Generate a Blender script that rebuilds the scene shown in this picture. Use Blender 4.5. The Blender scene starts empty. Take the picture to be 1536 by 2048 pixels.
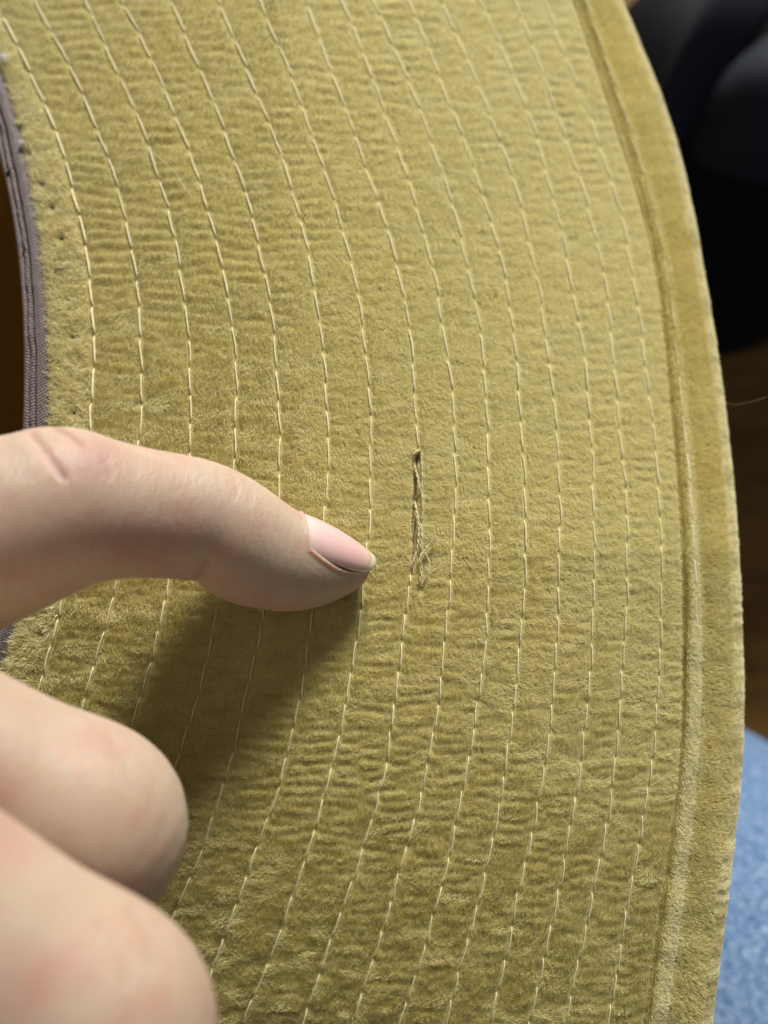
import bpy, bmesh, math, random
import numpy as np
from mathutils import Vector, Matrix
random.seed(7)
rng = np.random.default_rng(11)

# ------------------------------------------------------------------ camera, light, exposure
S = bpy.context.scene
COL = S.collection
CZ = 0.66                      # camera height over the floor (m)
FPX = 1647.0                   # focal length in photo pixels (1536 wide)
D0 = 0.108                     # distance to the brim where it is in focus
cam_d = bpy.data.cameras.new("camera")
cam = bpy.data.objects.new("camera", cam_d)
COL.objects.link(cam)
cam.location = (0, 0, CZ)
cam.rotation_euler = (0, 0, 0)
cam_d.sensor_fit = 'HORIZONTAL'
cam_d.sensor_width = 36.0
cam_d.lens = 36.0 * FPX / 1536.0
cam_d.clip_start = 0.005
cam_d.clip_end = 20
cam_d.dof.use_dof = True
cam_d.dof.focus_distance = 0.1065
cam_d.dof.aperture_fstop = 20.0
S.camera = cam

W = bpy.data.worlds.new("World")
S.world = W
W.use_nodes = True
bg = W.node_tree.nodes["Background"]
bg.inputs[0].default_value = (0.97, 0.96, 0.95, 1)
bg.inputs[1].default_value = 0.14

LDIR = Vector((0.20, 0.91, 0.195)).normalized()     # towards the window
ld = bpy.data.lights.new("window_light", 'AREA')
ld.shape = 'RECTANGLE'
ld.size, ld.size_y = 0.45, 0.36
ld.energy = 41.5
ld.color = (1.0, 0.985, 0.94)
lo = bpy.data.objects.new("window_light", ld)
COL.objects.link(lo)
TGT = Vector((0.0, 0.0, CZ - D0))
lo.location = TGT + LDIR * 1.5
lo.rotation_euler = (-LDIR).to_track_quat('-Z', 'Y').to_euler()

S.view_settings.view_transform = 'Standard'
S.view_settings.look = 'None'
S.view_settings.exposure = 0.0
S.view_settings.gamma = 1.0
S.cycles.max_bounces = 8
S.cycles.transparent_max_bounces = 4
try:
    S.cycles_curves.shape = 'RIBBONS'
    S.cycles_curves.subdivisions = 2
except Exception:
    pass

# ------------------------------------------------------------------ small helpers
def mat(name, base=(0.5, 0.5, 0.5), rough=0.6, **kw):
    m = bpy.data.materials.new(name)
    m.use_nodes = True
    b = m.node_tree.nodes["Principled BSDF"]
    b.inputs["Base Color"].default_value = (*base, 1)
    b.inputs["Roughness"].default_value = rough
    for k, v in kw.items():
        b.inputs[k].default_value = v
    return m

def nd(m, t, **kw):
    n = m.node_tree.nodes.new(t)
    for k, v in kw.items():
        setattr(n, k, v)
    return n

def lk(m, a, b):
    m.node_tree.links.new(a, b)

def bsdf(m):
    return m.node_tree.nodes["Principled BSDF"]

def ramp(m, fac, stops):
    r = nd(m, "ShaderNodeValToRGB")
    els = r.color_ramp.elements
    while len(els) < len(stops):
        els.new(0.5)
    for e, (p, c) in zip(els, stops):
        e.position = p
        e.color = (*c, 1)
    lk(m, fac, r.inputs[0])
    return r.outputs[0]

def noise(m, scale, detail=3, vec=None, rough=0.55, stretch=None):
    n = nd(m, "ShaderNodeTexNoise")
    n.inputs["Scale"].default_value = scale
    n.inputs["Detail"].default_value = detail
    n.inputs["Roughness"].default_value = rough
    if vec is None:
        vec = nd(m, "ShaderNodeTexCoord").outputs["Object"]
    if stretch:
        mp = nd(m, "ShaderNodeMapping")
        mp.inputs["Scale"].default_value = stretch
        lk(m, vec, mp.inputs["Vector"])
        vec = mp.outputs[0]
    lk(m, vec, n.inputs["Vector"])
    return n.outputs["Fac"]

def bump(m, h, dist, strength=1.0, prev=None):
    b = nd(m, "ShaderNodeBump")
    b.inputs["Distance"].default_value = dist
    b.inputs["Strength"].default_value = strength
    lk(m, h, b.inputs["Height"])
    if prev is not None:
        lk(m, prev, b.inputs["Normal"])
    return b.outputs[0]

def math_n(m, op, a, b=None):
    n = nd(m, "ShaderNodeMath", operation=op)
    for i, v in enumerate((a, b)):
        if v is None:
            continue
        if isinstance(v, (int, float)):
            n.inputs[i].default_value = v
        else:
            lk(m, v, n.inputs[i])
    return n.outputs[0]

def mixc(m, fac, a, b):
    n = nd(m, "ShaderNodeMix", data_type='RGBA')
    for i, v in ((0, fac), (6, a), (7, b)):
        if isinstance(v, (int, float)):
            n.inputs[i].default_value = v
        elif isinstance(v, tuple):
            n.inputs[i].default_value = (*v, 1)
        else:
            lk(m, v, n.inputs[i])
    return n.outputs[2]

def empty(name, loc, label, cat, group=None):
    o = bpy.data.objects.new(name, None)
    COL.objects.link(o)
    o.location = loc
    o.empty_display_size = 0.01
    o["label"] = label
    o["category"] = cat
    if group:
        o["group"] = group
    return o

def root_loc(parent):
    l = Vector((0, 0, 0))
    while parent is not None:
        l += parent.location
        parent = parent.parent
    return l

def mesh_np(name, V, F, m, parent=None, smooth=True, uv=None):
    """V (n,3) world positions, F (k,4) or (k,3) ints, or a list of such arrays."""
    V = np.asarray(V, dtype=np.float64)
    off = np.array(root_loc(parent))
    me = bpy.data.meshes.new(name)
    Fs = F if isinstance(F, list) else [F]
    Fs = [np.asarray(f, dtype=np.int32) for f in Fs if len(f)]
    nl = sum(f.size for f in Fs)
    npoly = sum(len(f) for f in Fs)
    me.vertices.add(len(V))
    me.vertices.foreach_set("co", (V - off).astype(np.float32).ravel())
    me.loops.add(nl)
    me.loops.foreach_set("vertex_index", np.concatenate([f.ravel() for f in Fs]))
    me.polygons.add(npoly)
    tot = np.concatenate([np.full(len(f), f.shape[1], dtype=np.int32) for f in Fs])
    st = np.concatenate([[0], np.cumsum(tot)[:-1]]).astype(np.int32)
    me.polygons.foreach_set("loop_start", st)
    me.update(calc_edges=True)
    me.validate()
    if smooth:
        me.polygons.foreach_set("use_smooth", np.ones(npoly, dtype=bool))
    if uv is not None:
        l = me.uv_layers.new(name="UVMap")
        vi = np.concatenate([f.ravel() for f in Fs])
        l.data.foreach_set("uv", np.asarray(uv, dtype=np.float32)[vi].ravel())
    me.materials.append(m)
    o = bpy.data.objects.new(name, me)
    COL.objects.link(o)
    if parent is not None:
        o.parent = parent
    return o

def grid_faces(nr, nc, flip=False, wrap=False):
    r = np.arange(nr - 1)[:, None]
    cn = nc if wrap else nc - 1
    c = np.arange(cn)[None, :]
    a = r * nc + c
    b = r * nc + (c + 1) % nc
    d = (r + 1) * nc + c
    e = (r + 1) * nc + (c + 1) % nc
    q = np.stack([a, d, e, b] if not flip else [a, b, e, d], -1).reshape(-1, 4)
    return q

class TubeSet:
    """collects swept tubes into one mesh"""
    def __init__(self):
        self.V, self.Q, self.T, self.n = [], [], [], 0
    def add(self, pts, rad, sides=6):
        pts = np.asarray(pts, float)
        n = len(pts)
        rad = np.broadcast_to(np.asarray(rad, float), (n,))
        tan = np.gradient(pts, axis=0)
        tan /= np.linalg.norm(tan, axis=1)[:, None] + 1e-12
        ref = np.array([0.13, 0.21, 1.0])
        s = np.cross(tan, ref)
        s /= np.linalg.norm(s, axis=1)[:, None] + 1e-12
        u = np.cross(s, tan)
        a = np.linspace(0, 2 * np.pi, sides, endpoint=False)
        ring = pts[:, None, :] + rad[:, None, None] * (np.cos(a)[None, :, None] * s[:, None, :] + np.sin(a)[None, :, None] * u[:, None, :])
        self.V.append(ring.reshape(-1, 3))
        self.V.append(pts[[0, -1]])
        self.Q.append(grid_faces(n, sides, flip=True, wrap=True) + self.n)
        k = np.arange(sides)
        k2 = (k + 1) % sides
        c0, c1 = self.n + n * sides, self.n + n * sides + 1
        self.T.append(np.stack([np.full(sides, c0), self.n + k, self.n + k2], -1))
        e = self.n + (n - 1) * sides
        self.T.append(np.stack([np.full(sides, c1), e + k2, e + k], -1))
        self.n += n * sides + 2
    def build(self, name, m, parent=None):
        return mesh_np(name, np.concatenate(self.V), [np.concatenate(self.Q), np.concatenate(self.T)], m, parent)

def spline(P, n):
    """Catmull-Rom through rows of P (any width), n samples"""
    P = np.asarray(P, float)
    k = len(P)
    Pe = np.vstack([2 * P[0] - P[1], P, 2 * P[-1] - P[-2]])
    t = np.linspace(0, k - 1, n)
    i = np.minimum(t.astype(int), k - 2)
    f = (t - i)[:, None]
    p0, p1, p2, p3 = Pe[i], Pe[i + 1], Pe[i + 2], Pe[i + 3]
    return 0.5 * ((2 * p1) + (-p0 + p2) * f + (2 * p0 - 5 * p1 + 4 * p2 - p3) * f ** 2 + (-p0 + 3 * p1 - 3 * p2 + p3) * f ** 3)

def smooth_curve(y, knots, vals):
    """cubic spline (natural) evaluated at y with linear extrapolation"""
    x = np.asarray(knots, float)
    v = np.asarray(vals, float)
    n = len(x)
    h = np.diff(x)
    A = np.zeros((n, n))
    r = np.zeros(n)
    A[0, 0] = A[-1, -1] = 1
    for i in range(1, n - 1):
        A[i, i - 1], A[i, i], A[i, i + 1] = h[i - 1], 2 * (h[i - 1] + h[i]), h[i]
        r[i] = 3 * ((v[i + 1] - v[i]) / h[i] - (v[i] - v[i - 1]) / h[i - 1])
    c = np.linalg.solve(A, r)
    y = np.asarray(y, float)
    yc = np.clip(y, x[0], x[-1])
    i = np.clip(np.searchsorted(x, yc) - 1, 0, n - 2)
    b = (v[i + 1] - v[i]) / h[i] - h[i] * (2 * c[i] + c[i + 1]) / 3
    d = (c[i + 1] - c[i]) / (3 * h[i])
    t = yc - x[i]
    out = v[i] + b * t + c[i] * t ** 2 + d * t ** 3
    b0 = (v[1] - v[0]) / h[0] - h[0] * (2 * c[0] + c[1]) / 3
    dl = (c[-1] - c[-2]) / (3 * h[-1])
    bl = (v[-1] - v[-2]) / h[-1] - h[-1] * (2 * c[-2] + c[-1]) / 3
    sl = bl + 2 * c[-2] * h[-1] + 3 * dl * h[-1] ** 2
    out = np.where(y < x[0], v[0] + b0 * (y - x[0]), out)
    out = np.where(y > x[-1], v[-1] + sl * (y - x[-1]), out)
    return out

# ------------------------------------------------------------------ the brim as a surface
YK = [0, 256, 512, 768, 1024, 1280, 1536, 1792, 2048]
ROWX = [
    [-14, 109, 175, 186, 163, 105, 20, -85, -205],
    [69, 196, 265, 285, 262, 204, 125, 20, -100],
    [172, 283, 357, 381, 365, 314, 235, 135, 15],
    [245, 361, 441, 472, 462, 422, 352, 250, 130],
    [340, 448, 522, 557, 556, 517, 457, 366, 245],
    [436, 541, 618, 651, 650, 619, 567, 481, 385],
    [520, 619, 700, 736, 741, 712, 665, 586, 487],
    [610, 705, 788, 830, 832, 805, 770, 694, 605],
    [687, 780, 859, 902, 909, 890, 853, 787, 703],
    [745, 853, 932, 969, 979, 969, 935, 877, 800],
    [816, 919, 999, 1038, 1049, 1041, 1010, 959, 890],
    [883, 989, 1065, 1103, 1119, 1113, 1087, 1038, 980],
    [958, 1066, 1132, 1172, 1189, 1182, 1160, 1114, 1058],
    [1029, 1125, 1198, 1232, 1252, 1249, 1228, 1184, 1132],
    [1088, 1186, 1259, 1295, 1319, 1321, 1300, 1260, 1213],
]
GROOVE = [1147, 1233, 1306, 1338, 1360, 1366, 1359, 1326, 1290]
RIDGE = [1166, 1254, 1321, 1352, 1375, 1384, 1374, 1344, 1309]
EDGE = [1250, 1350, 1408, 1449, 1477, 1491, 1489, 1462, 1430]
INNER = [-45, 36, 83, 98, 85, 22, -70, -180, -300]
NROW = len(ROWX)

def depth(px, py):
    t = np.clip((px - 560) / 900.0, 0, None)
    s = np.clip((1100 - py) / 1100.0, 0, 1.5)
    l = np.clip((620 - px) / 600.0, 0, 1.6)
    v = (py - 950) / 1000.0
    return D0 + 0.0165 * t ** 2 + 0.017 * t * s + 0.0085 * l ** 2 + np.where(v > 0, 0.0084, 0.0085) * v ** 2 + 0.0208 * (1024 - py) / 1024.0

def P3(px, py, D):
    px, py, D = np.broadcast_arrays(np.asarray(px, float), np.asarray(py, float), np.asarray(D, float))
    return np.stack([(px - 768) * D / FPX, (1024 - py) * D / FPX, CZ - D], -1)

# raster fields in photo pixels, 2 px per cell
FX0, FX1, FY0, FY1, FS = -420, 1640, -300, 2360, 2
fnx, fny = (FX1 - FX0) // FS, (FY1 - FY0) // FS
gx = FX0 + FS * np.arange(fnx)
gy = FY0 + FS * np.arange(fny)
GX, GY = np.meshgrid(gx, gy)
kx = np.fft.fftfreq(fnx, FS)[None, :]
ky = np.fft.fftfreq(fny, FS)[:, None]

def field(filt, seed):
    r = np.random.default_rng(seed)
    w = r.standard_normal((fny, fnx))
    f = np.real(np.fft.ifft2(np.fft.fft2(w) * filt))
    return f / f.std()

def gauss(lx, ly):
    return np.exp(-2 * (np.pi ** 2) * ((kx * lx) ** 2 + (ky * ly) ** 2))

def sample(fld, px, py):
    u = np.clip((px - FX0) / FS, 0, fnx - 1.001)
    v = np.clip((py - FY0) / FS, 0, fny - 1.001)
    i, j = u.astype(int), v.astype(int)
    a, b = u - i, v - j
    return (fld[j, i] * (1 - a) * (1 - b) + fld[j, i + 1] * a * (1 - b) + fld[j + 1, i] * (1 - a) * b + fld[j + 1, i + 1] * a * b)

ROWC = np.stack([smooth_curve(gy, YK, r) for r in ROWX])            # (15, fny)
GRV = smooth_curve(gy, YK, GROOVE)
INN = smooth_curve(gy, YK, INNER)
def curve_at(vals, py):
    return smooth_curve(py, YK, vals)

# where each stitch enters and leaves the cloth
def plan_row(y0, y1, sl, gap=None):
    out, y = [], y0 + random.uniform(0, 40)
    while y < y1:
        L = sl * random.uniform(0.84, 1.16)
        a, b = y + 0.4, y + L - 0.4
        y += L
        if gap and a < gap[1] and b > gap[0]:
            if a < gap[0]:
                b = gap[0]
            elif b > gap[1]:
                a = gap[1]
            else:
                continue
            if b - a < 12:
                continue
        out.append((a, b))
    return out
PLAN = [plan_row(-215, 2270, 62, (897, 1150) if r == 7 else None) for r in range(NROW)]
def row_wander(yy, r):
    return 1.5 * np.sin(yy * 0.011 + 2.1 * r) + 1.1 * np.sin(yy * 0.029 + 3.7 * r) + 0.6 * np.sin(yy * 0.061 + 1.3 * r)
needle = np.zeros((fny, fnx))
for r in range(NROW):
    for a, b in PLAN[r]:
        x = float(smooth_curve(np.array([a]), YK, ROWX[r])[0] + row_wander(a, r))
        i, j = int((x - FX0) / FS), int((a - FY0) / FS)
        if 10 < i < fnx - 10 and 10 < j < fny - 10:
            w = np.s_[j - 9:j + 10, i - 9:i + 10]
            needle[w] += random.uniform(0.6, 1.3) * np.exp(-(((GX[w] - x) / 5.0) ** 2 + ((GY[w] - a) / 4.5) ** 2))
# distance to the nearest stitch row
dist = np.full((fny, fnx), 1e9)
strip = np.zeros((fny, fnx), int)
for r in range(NROW):
    d = np.abs(GX - ROWC[r][:, None] - row_wander(gy, r)[:, None])
    dist = np.minimum(dist, d)
    strip += (GX > ROWC[r][:, None]).astype(int)
# gathers between the rows: irregular ripples across each strip
band = np.exp(-((np.abs(ky) - 1 / 21.5) / (1 / 130.0)) ** 2) * np.exp(-2 * (np.pi * kx * 18) ** 2)
rib = field(band, 3)
env = np.sqrt(np.clip(np.real(np.fft.ifft2(np.fft.fft2(rib ** 2) * gauss(40, 34))), 0.02, None))
rib = rib / (0.3 + 0.7 * env)                                       # puckers of even depth all along the rows
for s in range(NROW + 1):                                           # each strip has its own ripples
    rs = np.roll(rib, (37 * s, 91 * s), (0, 1)) if s else rib
    rib = np.where(strip == s, rs, rib) if s else rib
big = field(gauss(70, 45), 5)
mid = field(gauss(7.5, 4.5), 6) 
fine = field(gauss(6, 4), 8)
pill = 1 - np.exp(-(dist / 11.0) ** 2)
# in the left strip there are hardly any gathers
amp = np.where(strip == 0, 0.35, 1.0) * (0.75 + 0.25 * np.clip(field(gauss(120, 90), 9), -2, 2))
H = 0.13 * pill + 0.060 * rib * amp * (0.25 + 0.75 * pill) + 0.035 * big + 0.036 * mid
H -= 0.18 * np.clip(needle, 0, 1.4)
# opened seam where the thread came loose
slit_x = 828.5
in_slit = np.clip(np.minimum((GY - 905) / 20, (1135 - GY) / 60), 0, 1)
H -= 0.9 * in_slit * np.exp(-((GX - slit_x) / 6.0) ** 2)
hole1 = np.exp(-(((GX - 837) / 6) ** 2 + ((GY - 922) / 10) ** 2))
hole3 = np.exp(-(((GX - 848) / 4.5) ** 2 + ((GY - 1128) / 17) ** 2))
hole2 = np.exp(-(((GX - 839) / 7) ** 2 + ((GY - 1180) / 7) ** 2))
H -= 0.6 * hole1 + 0.5 * hole2 + 0.5 * hole3
# needle marks of the sweatband seam
PITS = [(84, 372), (102, 421), (119, 481), (141, 603), (144, 668), (147, 748), (149, 821), (86, 1268), (70, 1340), (40, 250), (62, 310)]
pit = np.zeros_like(H)
PITS = [(x + random.uniform(-5, 5), y + random.uniform(-7, 7)) for x, y in PITS]
for (x, y) in PITS:
    q_ = random.uniform(4.0, 8.0)
    pit += random.uniform(0.5, 1.0) * np.exp(-(((GX - x) / q_) ** 2 + ((GY - y) / (q_ * random.uniform(0.7, 1.2))) ** 2))
H -= 0.9 * pit
# soft shoulders at both ends of the cloth
dG = GRV[:, None] - GX
H -= 0.55 * np.exp(-np.clip(dG, 0, None) / 5.0)
dI = GX - INN[:, None]
H -= 0.5 * np.exp(-np.clip(dI, 0, None) / 7.0)
MMPX = D0 / FPX * 1000
dHy, dHx = np.gradient(H, FS * MMPX)

# ------------------------------------------------------------------ materials
VEL = (0.345, 0.255, 0.068)
def velvet_mat(name, hair, pale_sheen=0.0):
    m = mat(name, VEL, 0.75)
    b = bsdf(m)
    oc = nd(m, "ShaderNodeTexCoord").outputs["Object"]
    n1 = noise(m, 60, 2, oc)
    n2 = noise(m, 1300, 2, oc)
    c = ramp(m, n1, [(0.3, (0.725, 0.642, 0.262)), (0.55, (0.745, 0.648, 0.252)), (0.78, (0.755, 0.635, 0.235))])
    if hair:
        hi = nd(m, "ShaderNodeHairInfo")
        c2 = mixc(m, math_n(m, 'ADD', math_n(m, 'MULTIPLY', hi.outputs["Random"], 0.7), pale_sheen), c, (0.89, 0.825, 0.50))
        lk(m, c2, b.inputs["Base Color"])
        b.inputs["Roughness"].default_value = 0.42
        b.inputs["Specular IOR Level"].default_value = 0.6
        tr = nd(m, "ShaderNodeBsdfTranslucent")
        lk(m, c2, tr.inputs["Color"])
        mx = nd(m, "ShaderNodeMixShader")
        mx.inputs[0].default_value = 0.16
        lk(m, b.outputs[0], mx.inputs[1]); lk(m, tr.outputs[0], mx.inputs[2])
        out = [q for q in m.node_tree.nodes if q.type == 'OUTPUT_MATERIAL'][0]
        lk(m, mx.outputs[0], out.inputs["Surface"])
    else:
        c2 = mixc(m, math_n(m, 'ADD', math_n(m, 'MULTIPLY', n2, 0.3), 0.5), c, (0.30, 0.25, 0.09))
        lk(m, c2, b.inputs["Base Color"])
        b.inputs["Specular IOR Level"].default_value = 0.1
        b.inputs["Sheen Weight"].default_value = 0.3
    return m
M_velvet = velvet_mat("velvet_backing", False)
M_pile = velvet_mat("velvet_pile", True)
M_pile_pale_sheen = velvet_mat("pale_sheen_velvet_pile", True, 0.55)  # rim and piping sheen painted in as paler fibres; inner strip paler too

def thread_mat(name, c1, c2):
    m = mat(name, c1, 0.55)
    oc = nd(m, "ShaderNodeTexCoord").outputs["Object"]
    n = noise(m, 2600, 2, oc)
    lk(m, ramp(m, n, [(0.3, c2), (0.7, c1)]), bsdf(m).inputs["Base Color"])
    bsdf(m).inputs["Sheen Weight"].default_value = 0.3
    lk(m, bump(m, noise(m, 5200, 2, oc), 0.00008, 0.8), bsdf(m).inputs["Normal"])
    return m
M_thread = thread_mat("cream_thread", (0.87, 0.79, 0.51), (0.70, 0.61, 0.36))
M_loose = thread_mat("loose_thread", (0.66, 0.56, 0.30), (0.44, 0.36, 0.17))
M_brown = thread_mat("brown_thread", (0.055, 0.032, 0.022), (0.035, 0.02, 0.014))

# ------------------------------------------------------------------ hat
HAT = empty("hat", (0, 0, CZ - D0 - 0.003), "wide velvet hat brim in mustard gold, quilted with rows of cream stitching", "hat")

cols = [curve_at(INNER, gy)] + [ROWC[r] for r in range(NROW)] + [GRV]
def brim_x(u, py):
    """u 0..16 across the cloth, py rows -> px"""
    C = np.stack([smooth_curve(py, YK, c) for c in [INNER] + ROWX + [GROOVE]])     # (17, n)
    i = np.clip(np.floor(u).astype(int), 0, NROW)
    f = u - i
    return C[i] * (1 - f)[:, None] + C[i + 1] * f[:, None]              # (len u, n)

ys = np.arange(-230, 2290, 5.0)
us = np.linspace(0, NROW + 1, (NROW + 1) * 17 + 1)
BX = brim_x(us, ys).T                                                  # (ny, nu)
BY = np.repeat(ys[:, None], len(us), 1)
BD = depth(BX, BY)
top = P3(BX, BY, BD)
top[..., 2] += sample(H, BX, BY) * 0.001
ny_, nu_ = BX.shape
V = [top.reshape(-1, 3)]
F = [grid_faces(ny_, nu_)]
# the stiff under layer, closing the brim into a solid
csub = np.arange(0, nu_, 17)
rsub = np.arange(0, ny_, 9)
if rsub[-1] != ny_ - 1:
    rsub = np.append(rsub, ny_ - 1)
bot = top[np.ix_(rsub, csub)].copy()
bot[..., 2] -= 0.0028
base = ny_ * nu_
V.append(bot.reshape(-1, 3))
F.append(grid_faces(len(rsub), len(csub), flip=True) + base)
brim = mesh_np("brim", np.concatenate(V), np.concatenate(F), M_velvet, HAT)

# ---- pile
def build_pile(name, P0, N, lean, az, length, rad, parent, m=None):
    """P0 roots, N normals, lean angle from normal, az azimuth in the surface, length (m)"""
    n = len(P0)
    X = np.zeros_like(N); X[:, 0] = 1
    X = X - (X * N).sum(1)[:, None] * N
    X /= np.linalg.norm(X, axis=1)[:, None]
    Y = np.cross(N, X)
    d = np.cos(az)[:, None] * X + np.sin(az)[:, None] * Y
    K = 4
    pts = np.zeros((n, K, 3))
    pts[:, 0] = P0 - N * 0.00006
    pos = P0.copy()
    seg = length / (K - 1)
    for k in range(1, K):
        a = lean * (0.55 + 0.45 * k / (K - 1)) if k < K - 1 else lean * 1.08
        pos = pos + seg[:, None] * (np.cos(a)[:, None] * N + np.sin(a)[:, None] * d)
        pts[:, k] = pos
    off = np.array(root_loc(parent))
    hc = bpy.data.hair_curves.new(name)
    hc.add_curves([K] * n)
    hc.attributes["position"].data.foreach_set("vector", (pts - off).astype(np.float32).ravel())
    r = hc.attributes.get("radius") or hc.attributes.new("radius", 'FLOAT', 'POINT')
    rr = np.repeat(rad[:, None], K, 1) * np.array([1.0, 1.0, 0.85, 0.4])[None, :]
    r.data.foreach_set("value", rr.astype(np.float32).ravel())
    hc.materials.append(m or M_pile)
    o = bpy.data.objects.new(name, hc)
    COL.objects.link(o)
    o.parent = parent
    o["kind"] = "stuff"
    return o

YARNS = [
    [(722, 262), (690, 268), (656, 300), (655, 350), (664, 420), (688, 520), (706, 610), (712, 680), (690, 735), (660, 760)],
    [(728, 280), (734, 400), (738, 520), (736, 600), (730, 680), (742, 760), (742, 860), (735, 960), (732, 1010)],
    [(662, 775), (668, 810), (684, 890), (698, 990), (704, 1080), (700, 1180), (688, 1270), (664, 1350), (640, 1420), (628, 1490)],
    [(722, 1010), (730, 1060), (734, 1130), (728, 1200), (722, 1260), (728, 1300)],
    [(708, 1660), (714, 1600), (728, 1530), (734, 1480), (722, 1420), (714, 1360), (728, 1320), (752, 1305), (772, 1280), (796, 1245)],
    [(742, 1655), (766, 1590), (790, 1520), (806, 1440), (802, 1390), (786, 1345), (768, 1310), (778, 1265), (806, 1220)]]
NH = 720000
hx = rng.uniform(-90, 1420, NH * 3)
hy = rng.uniform(-70, 2130, NH * 3)
gi, ii = curve_at(GROOVE, hy), curve_at(INNER, hy)
ok = (hx < gi - 3) & (hx > ii + 2)
dd = sample(dist, hx, hy)
keep = np.where(dd < 3.4, 0.12, np.where(dd < 6, 0.7, 1.0))
for poly in YARNS:
    q = np.array([(700 + a / 5.12, 850 + b / 5.12) for a, b in poly])
    loc = (hx > 800) & (hx < 890) & (hy > 880) & (hy < 1200)
    pl = np.stack([hx[loc], hy[loc]], -1)
    dm = np.full(len(pl), 1e9)
    for a, b in zip(q[:-1], q[1:]):
        t = np.clip(((pl - a) @ (b - a)) / ((b - a) @ (b - a) + 1e-9), 0, 1)
        dm = np.minimum(dm, np.hypot(*(pl - (a + t[:, None] * (b - a))).T))
    keep[np.nonzero(loc)[0]] *= np.where(dm < 5, 0.25, 1.0)
keep *= 1 - 0.95 * np.clip(sample(pit, hx, hy) * 1.6, 0, 1)
sl = sample(in_slit, hx, hy) * np.exp(-((hx - slit_x) / 6.5) ** 2)
keep *= 1 - 0.9 * np.clip(sl * 1.3, 0, 1)
keep *= 1 - 0.9 * np.clip(sample(hole1 + hole2 + hole3, hx, hy) * 1.5, 0, 1)
keep *= np.where(sample(strip.astype(float), hx, hy) < 0.5, 0.55, 1.0)
ok &= rng.uniform(0, 1, len(hx)) < keep
hx, hy, dd = hx[ok][:NH], hy[ok][:NH], dd[ok][:NH]
n = len(hx)
st = sample(strip.astype(float), hx, hy)
azf = field(gauss(18, 7), 21) * 0.5 + field(gauss(60, 40), 22) * 0.22
lnf = field(gauss(12, 6), 23)
D = depth(hx, hy)
P0 = P3(hx, hy, D)
P0[:, 2] += sample(H, hx, hy) * 0.001
e = 8.0
dDx = (depth(hx + e, hy) - depth(hx - e, hy)) / (2 * e * MMPX * 0.001)
dDy = (depth(hx, hy + e) - depth(hx, hy - e)) / (2 * e * MMPX * 0.001)
N = np.stack([-sample(dHx, hx, hy) + dDx, sample(dHy, hx, hy) - dDy, np.ones(n)], -1)
N /= np.linalg.norm(N, axis=1)[:, None]
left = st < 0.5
nap = np.clip((hy - 950) / 900, 0, 1)
nap = -0.35 + 2.1 * nap * nap * (3 - 2 * nap)                        # the nap was brushed the other way lower down
az = np.where(left, 2.2, nap) + sample(azf, hx, hy) + rng.normal(0, 0.32, n)
az = az + np.where(left, 1.6 * sample(lnf, hx, hy) + rng.normal(0, 0.9, n), 0)
flat = np.clip((hx - 450) / 700, 0, 1) * np.clip((1300 - hy) / 900, 0, 1)
lean = np.radians(np.clip(57 + 15 * flat + 9 * sample(lnf, hx, hy) + rng.normal(0, 8, n), 12, 85))
lean = np.where(left, np.radians(np.clip(38 + 16 * sample(azf, hx, hy) + rng.normal(0, 16, n), 0, 80)), lean)
ln = 0.00044 * (1 + 0.25 * rng.normal(0, 1, n)).clip(0.4, 1.8) * np.where(left, 1.9, 1.0)
hrad = np.where(left, 0.000024, 0.000015) * rng.uniform(0.7, 1.3, n)
ln *= np.where(dd < 7, 0.6, 1.0)
stray = rng.uniform(0, 1, n) < 0.006
ln = np.where(stray, ln * 1.7, ln)
lean = np.where(stray, lean * 0.6, lean)
ln = ln * (1 - 0.75 * np.clip(sample(pit, hx, hy) * 2.2, 0, 1))
for w_, nm, mm in ((~left, "velvet_pile", M_pile), (left, "fuzzy_inner_pile", M_pile_pale_sheen)):
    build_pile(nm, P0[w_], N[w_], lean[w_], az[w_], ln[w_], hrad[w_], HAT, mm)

# ---- outer edge band: groove, piping ridge, flat band, rolled edge
ridge_w = lambda py: np.interp(py, [0, 500, 900, 1300, 2048], [7, 8, 9.5, 13, 15])
RR = 0.0021                                                            # roll radius
def band_profile(s, py):
    """s 0..1 flat part, 1..2 the roll; returns px, height (m)"""
    G = curve_at(GROOVE, py) - 4
    R = curve_at(RIDGE, py)
    E = curve_at(EDGE, py)
    D = depth(E, py)
    rpx = RR * FPX / D
    flat_end = E - rpx
    sf = np.clip(s, 0, 1)
    phi = np.clip(s - 1, 0, 1) * np.pi
    px = G + (flat_end - G) * sf + rpx * np.sin(phi)
    h = -RR * (1 - np.cos(phi))
    w = ridge_w(py)
    h = h + 0.0006 * np.exp(-((px - R - 2) / w) ** 4) * (s <= 1)
    h = h - 0.0009 * np.exp(-((px - G) / 4.5) ** 2) * (s <= 1)
    t = np.clip((px - R - 2.0 * w) / 60.0, 0, 1)
    h = h + 0.0003 * np.sin(np.pi * t) * (s <= 1)
    return px, h
bnoise = field(gauss(16, 16), 31)
brib = field(np.exp(-((np.abs(ky) - 1 / 26.0) / (1 / 80.0)) ** 2) * np.exp(-2 * (np.pi * kx * 18) ** 2), 32)
def band_point(s, py):
    px, h = band_profile(s, py)
    D = depth(px, py)
    h = h + 0.00008 * sample(bnoise, px, py) + 0.00003 * sample(brib, px, py) * np.clip((s - 0.7) * 3, 0, 1)
    p = P3(px, py, D)
    p[..., 2] += h
    return p
sb = np.concatenate([np.linspace(0, 1, 60), np.linspace(1, 2, 25)[1:], ])
yb = np.arange(-230, 2290, 6.0)
SB, YB = np.meshgrid(sb, yb)
bp = band_point(SB, YB)
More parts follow.
